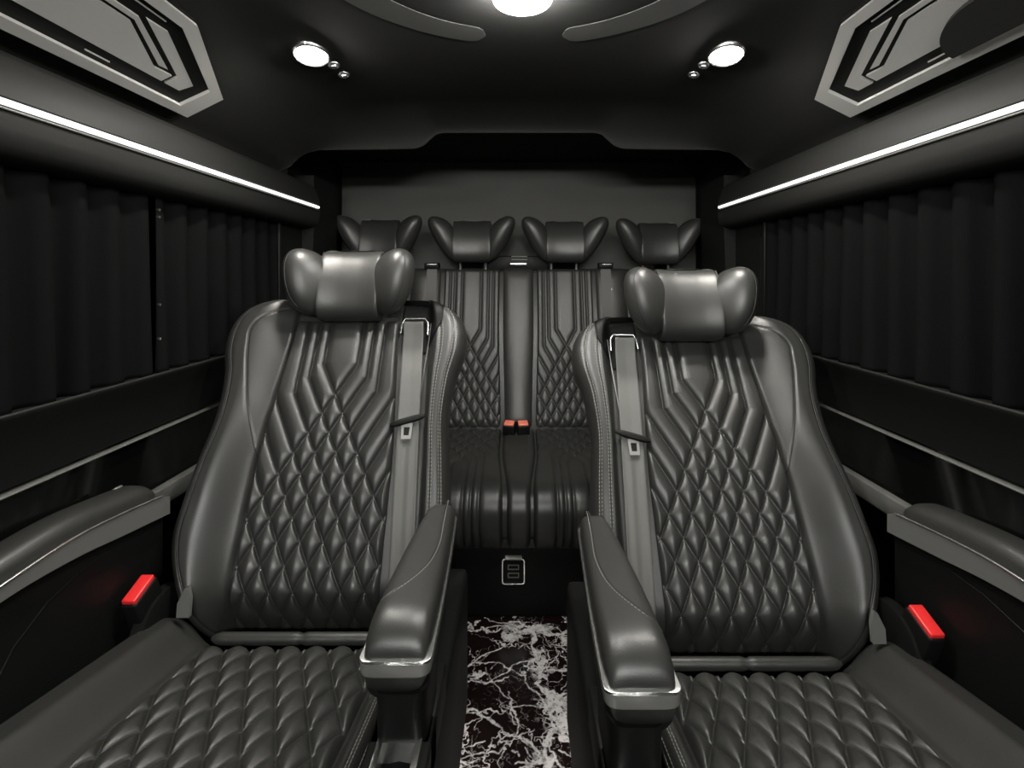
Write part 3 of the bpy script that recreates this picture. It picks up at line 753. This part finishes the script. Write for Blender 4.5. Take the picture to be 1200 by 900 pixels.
# rear wall and pillars
b = MB(); b.box((-.93, YBK, .0), (.93, YBK + .05, 1.80)); struct(b, 'wall_back', 'rear_wall', 'grey rear wall behind the bench')
b = MB(); b.box((-.93, YF - .05, 0), (.93, YF, 1.80)); struct(b, 'wall_front', 'wall_dark')
for sg, nm in ((-1, 'left'), (1, 'right')):
    def ext(prof, y0, y1, mb):
        P = np.array([[(sg*x, y, z) for x, z in prof] for y in (y0, y1)])
        return mb.grid(P, close_v=True, cap0=True, cap1=True, smooth=False)
    b = MB(); ext([(.93, 0), (.885, 0), (.885, .64), (.872, .69), (.880, .70), (.880, .965), (.93, .965)], YF, YBK, b)
    struct(b, 'wall_' + nm, 'gloss', 'glossy black lower side wall')
    b = MB(); b.box((sg*.873 - .010, YF, .8225), (sg*.873 + .010, 2.30, .8275), .002, 1); struct(b, 'trim_' + ('1' if sg < 0 else '2'), 'satin', 'silver trim line along the side wall')
    b = MB(); b.box((sg*.872 - .018, YF, .642), (sg*.872 + .018, 2.30, .688), .004, 2); struct(b, 'trim_' + ('3' if sg < 0 else '4'), 'satin', 'grey ledge low on the side wall')
    b = MB(); ext([(.93, .835), (.872, .835), (.868, .845), (.862, .940), (.843, .958), (.842, .964), (.852, .966), (.93, .966)], YF, 2.30, b); struct(b, 'trim_' + ('5' if sg < 0 else '6'), 'wall_dark', 'dark window sill panel')
    b = MB(); b.tube([(sg*.845, YF, .966), (sg*.845, 2.06, .966)], .0035, 12); struct(b, 'trim_' + ('9' if sg < 0 else '10'), 'panel_fabric', 'thin rounded sill edge')
    # upper band with the light strip in it
    b = MB(); ext([(.93, 1.385), (.860, 1.385), (.825, 1.392), (.806, 1.405), (.800, 1.430), (.799, 1.458), (.806, 1.459), (.806, 1.477), (.799, 1.478), (.803, 1.50), (.820, 1.545), (.835, 1.562), (.93, 1.565)], YF, 2.06, b)
    struct(b, 'trim_' + ('7' if sg < 0 else '8'), 'panel_fabric', 'grey padded band above the curtains')
    b = MB(); ext([(.93, .96), (.88, .96), (.84, 1.0), (.825, 1.39), (.825, 1.60), (.93, 1.60)], 2.06, 2.32, b); struct(b, 'wall_pillar_' + nm, 'wall_dark', 'dark rear side pillar')
    b = MB(); ext([(.93, 0), (.905, 0), (.905, 1.8), (.93, 1.8)], 2.06, YBK, b); struct(b, 'wall_rear_' + nm, 'wall_dark')
    # window behind the curtains
    b = MB(); b.box((sg*.915 - .004, YF, .95), (sg*.915 + .004, 2.06, 1.40)); struct(b, 'window_' + ('1' if sg < 0 else '2'), 'glass', 'dark tinted side window behind the curtain')
    b = MB(); b.box((sg*.862 - .006, 1.832 if sg < 0 else 1.785, .962), (sg*.862 + .006, 1.850 if sg < 0 else 1.803, 1.388), .003, 2); struct(b, 'window_frame_' + nm, 'wall_dark', 'upright window frame edge')
    b = MB(); ext([(.93, .96), (.872, .96), (.872, 1.39), (.93, 1.39)], 1.85, 2.06, b); struct(b, 'wall_panel_' + nm, 'wall_dark')

# curtains
def curtain(sg, y0, y1, seed, label, snaps=()):
    rnd = np.random.RandomState(seed)
    ny = int((y1 - y0)/.004); yy = np.linspace(y0, y1, ny); zz = np.linspace(.966, 1.384, 40)
    ph = np.cumsum(rnd.rand(ny)*.25 + .87)*.004*2*PI/.085 + rnd.rand()*6
    amp = .55 + .45*np.interp(yy, np.linspace(y0, y1, 14), rnd.rand(14))
    P = []
    for z in zz:
        g = (z - .966)/.418
        wob = .35*np.sin(yy*9 + seed + g*1.2)
        w = np.sin(ph + wob + .5*(1 - g)*np.sin(yy*23 + seed)); w = np.sign(w)*np.abs(w)**.75
        x = .868 - .016*amp*w*(.75 + .35*(1 - g)) - .006*(1 - g)
        dy = (yy - (y0 + y1)/2)*.03*(1 - g)
        P.append(np.stack([sg*x, yy + dy*0, np.full(ny, z)], -1))
    o = MB().sheet(np.array(P), np.array((sg*.0016, 0, 0))).build('curtain', 'curtain', sharp=False)
    tag(o, label, 'curtain')
    for (y, z) in snaps:
        MB().tube([(sg*.846, y, z), (sg*.840, y, z)], .0032, 10).build('snap', 'chrome', o)
curtain(-1, .45, 1.203, 3, 'longer black pleated curtain over the left window, nearer the camera, silver snaps on its edge', ((1.198, 1.352), (1.198, 1.335), (1.20, 1.13), (1.20, 1.05)))
curtain(-1, 1.216, 1.825, 8, 'shorter black pleated curtain over the left window, behind the left seat headrest')
curtain(+1, .45, 1.782, 5, 'black pleated curtain drawn across the right window')

# light strips in the bands
for sg, nm in ((-1, 'left'), (1, 'right')):
    t = thing('light_strip', 'long white glowing light strip above the %s-hand curtains' % nm, 'light strip', (sg*.80, .5, 1.468), 'side light strips')
    b = MB(); b.box((-.005, YF - .45, -.0035), (.005, 2.045 - .5, .0055), .002, 2); b.build('diffuser', 'led', t)
    b = MB(); b.box((-.006, YF - .45, -.0125), (.006, 2.045 - .5, -.0085), .001, 1); b.build('channel_edge', 'satin', t)

# ornate overhead panels on the sloped corner between ceiling and wall
def overhead(sg, label):
    o = np.array((sg*.796, 0, 1.612)); ax = np.array((-sg*.8865, 0, .4628)); nn = np.array((-sg*.4628, 0, -.8865))
    root = thing('overhead_panel', label, 'ceiling panel', (float(o[0]), .72, float(o[2])), 'octagonal overhead panels')
    Q = lambda n: (lambda a, y: tuple(ax*a + nn*n + np.array((0, y - .72, 0))))
    mir = lambda half: half + [(a, 1.44 - y) for a, y in reversed(half)]
    outer = mir([(.182, 1.004), (.068, 1.265), (-.030, 1.262)]); inner = mir([(.160, .988), (.067, 1.212), (-.007, 1.206)])
    big = mir([(.186, 1.004), (.070, 1.270), (-.032, 1.268)])
    low = [(a, y) for a, y in big]
    b = MB(); b.prism(big, Q(.004), Q(-.055)); b.build('backing', 'plastic', root)
    b = MB(); b.ring(outer, inner, Q(.012), Q(.002)); b.build('frame', 'silver', root)
    A = [(.133, .985), (.056, 1.167), (.0265, 1.158), (.0262, 1.112), (.0555, 1.114), (.131, .930)]
    Bq = [(.1245, .920), (.0600, 1.078), (.0575, 1.053), (.1155, .918), (.1155, .56), (.1245, .56)]
    Cq = [(.1085, .918), (.049, 1.052), (.051, 1.102), (.0265, 1.100), (.0265, .56), (.1085, .56)]
    lay = [('inset', A), ('inset', Bq), ('inset', Cq), ('inset', [(a, 1.44 - y) for a, y in A])]
    for nm, p in lay:
        b = MB(); b.prism(p, Q(.009), Q(.002)); b.build(nm, 'silver', root)
    # highlight glints on the bevelled edge, shaped as short silver tubes
    b = MB(); b.tube([Q(.006)(.148, .96), Q(.006)(.148, .80)], .0016, 6); b.tube([Q(.006)(.006, .985), Q(.006)(.006, .93)], .0016, 6)
    b.build('edge_highlight_strip', 'silver', root)
    if sg > 0:
        el = [(max(.080*math.cos(k*PI/24), -.003), .80 + .132*math.sin(k*PI/24)) for k in range(-14, 15)]
        b = MB(); b.prism(el, Q(.020), Q(.004)); b.build('dark_disc', 'headliner', root)  # dark clipped ellipse, on this panel only
    return root
overhead(-1, 'octagonal silver and gloss black overhead panel on the left ceiling corner')
overhead(+1, 'octagonal silver and gloss black overhead panel on the right ceiling corner, with dark round disc')

# grey arcs let into the ceiling
for sg, nm in ((-1, 'left'), (1, 'right')):
    b = MB(); cx_, cy_ = .012, .83
    ang = np.linspace(math.radians(14), math.radians(118), 60)
    P = []
    for i, a in enumerate(ang):
        d = min(a - ang[0], ang[-1] - a)*.37; k = math.sqrt(max(0.01, 1 - (1 - min(d/.036, 1))**2))
        row = []
        for v in np.linspace(-1, 1, 7):
            r = .370 + v*.036*k; x = cx_ + sg*r*math.sin(a - .03)*1.0; y = cy_ - r*math.cos(a)*-1
            row.append((x, y, zc_(x) - .004))
        P.append(row)
    P = [[(cx_ + sg*(.370 + v*.036*math.sqrt(max(.01, 1 - (1 - min(min(a - ang[0], ang[-1] - a)*.37/.036, 1))**2)))*math.sin(a),
           cy_ + (.370 + v*.036*math.sqrt(max(.01, 1 - (1 - min(min(a - ang[0], ang[-1] - a)*.37/.036, 1))**2)))*math.cos(a)) for v in np.linspace(-1, 1, 7)] for a in ang]
    P = [[(x, y, zc_(x) - .0012) for x, y in row] for row in P]
    o = b.sheet(np.array(P), np.array((0, 0, .008))).build('ceiling_arc', 'arc')
    tag(o, 'curved grey inlay on the black ceiling, %s of the round dome lamp' % nm, 'ceiling trim', 'curved ceiling inlays')

# dome lamps: one above the aisle in view, one further forward over the camera
def dome(y, label, r=.058, lens='dome'):
    t = thing('dome_lamp', label, 'lamp', (.007, y, 1.757), 'round dome lamps')
    f = lambda x, y_, h: (x, y_, h)
    MB().lathe([(.001, 0), (r*1.10, 0), (r*1.10, -.008), (r*1.02, -.012), (r*.98, -.008), (.001, -.006)], f, 48).build('bezel', 'plastic', t)
    MB().lathe([(r*.98, -.006), (r*1.0, -.024), (r*.95, -.031), (r*.6, -.036), (.001, -.037)], f, 48).build('lens', lens, t)
dome(.985, 'bright round dome lamp at the middle of the ceiling')

t = thing('light_strip', 'added unseen fill light bar across the top of the front partition', 'light strip', (0, YF, 1.66))  # added fill light, out of view behind the camera, brightens the seat backs
MB().box((-.70, 0, -.065), (.70, .03, .065), .006, 2).build('added_fill_housing', 'plastic', t)
MB().box((-.67, .025, -.05), (.67, .042, .05), .008, 3).build('diffuser', 'added_fill_light', t)
# reading lamps
for sg, nm in ((-1, 'left'), (1, 'right')):
    X, Y = sg*.500, 1.235
    t = thing('reading_lamp', 'small bright reading lamp in the ceiling above the %s seat' % nm, 'lamp', (X, Y, zc_(X)), 'ceiling reading lamps')
    tl = .16
    def f(x, y, h): return (x*.86, y*1.36, h - sg*x*tl - .002)
    MB().lathe([(.001, 0), (.045, 0), (.045, -.006), (.041, -.010), (.037, -.007), (.036, 0)], f, 40).build('bezel', 'chrome', t)
    MB().lathe([(.036, -.001), (.0355, -.007), (.027, -.012), (.001, -.015)], f, 40).build('lens', 'lamp', t)
    for dx, dy in ((-sg*.026, .076), (-sg*.030, .140)):
        g = lambda x, y, h, dx=dx, dy=dy: (dx + x, dy + y, h - sg*(x + dx)*tl*.8 + .002)
        MB().lathe([(.001, 0), (.016, 0), (.016, -.006), (.013, -.009), (.010, -.006), (.009, -.012), (.001, -.013)], g, 28).build('switch', 'chrome', t)

# ------------------------------------------------------------------ world, camera, colour management
w = bpy.data.worlds.new('dark'); S.world = w; w.use_nodes = True
w.node_tree.nodes['Background'].inputs[0].default_value = (.5, .5, .5, 1); w.node_tree.nodes['Background'].inputs[1].default_value = .002

cam = bpy.data.cameras.new('camera'); co = bpy.data.objects.new('camera', cam); COL.objects.link(co)
co.location = (0, 0, 1.2); co.rotation_euler = (PI/2, 0, 0)
cam.sensor_width = 36; cam.lens = 18.0
cam.shift_x = -8/1200; cam.shift_y = -128/1200
cam.clip_start = .02
S.camera = co
S.view_settings.view_transform = 'Standard'; S.view_settings.look = 'None'
S.view_settings.exposure = 2.45; S.view_settings.gamma = 1; S.view_settings.use_curve_mapping = False
S.cycles.use_denoising = True
S.cycles.max_bounces = 8
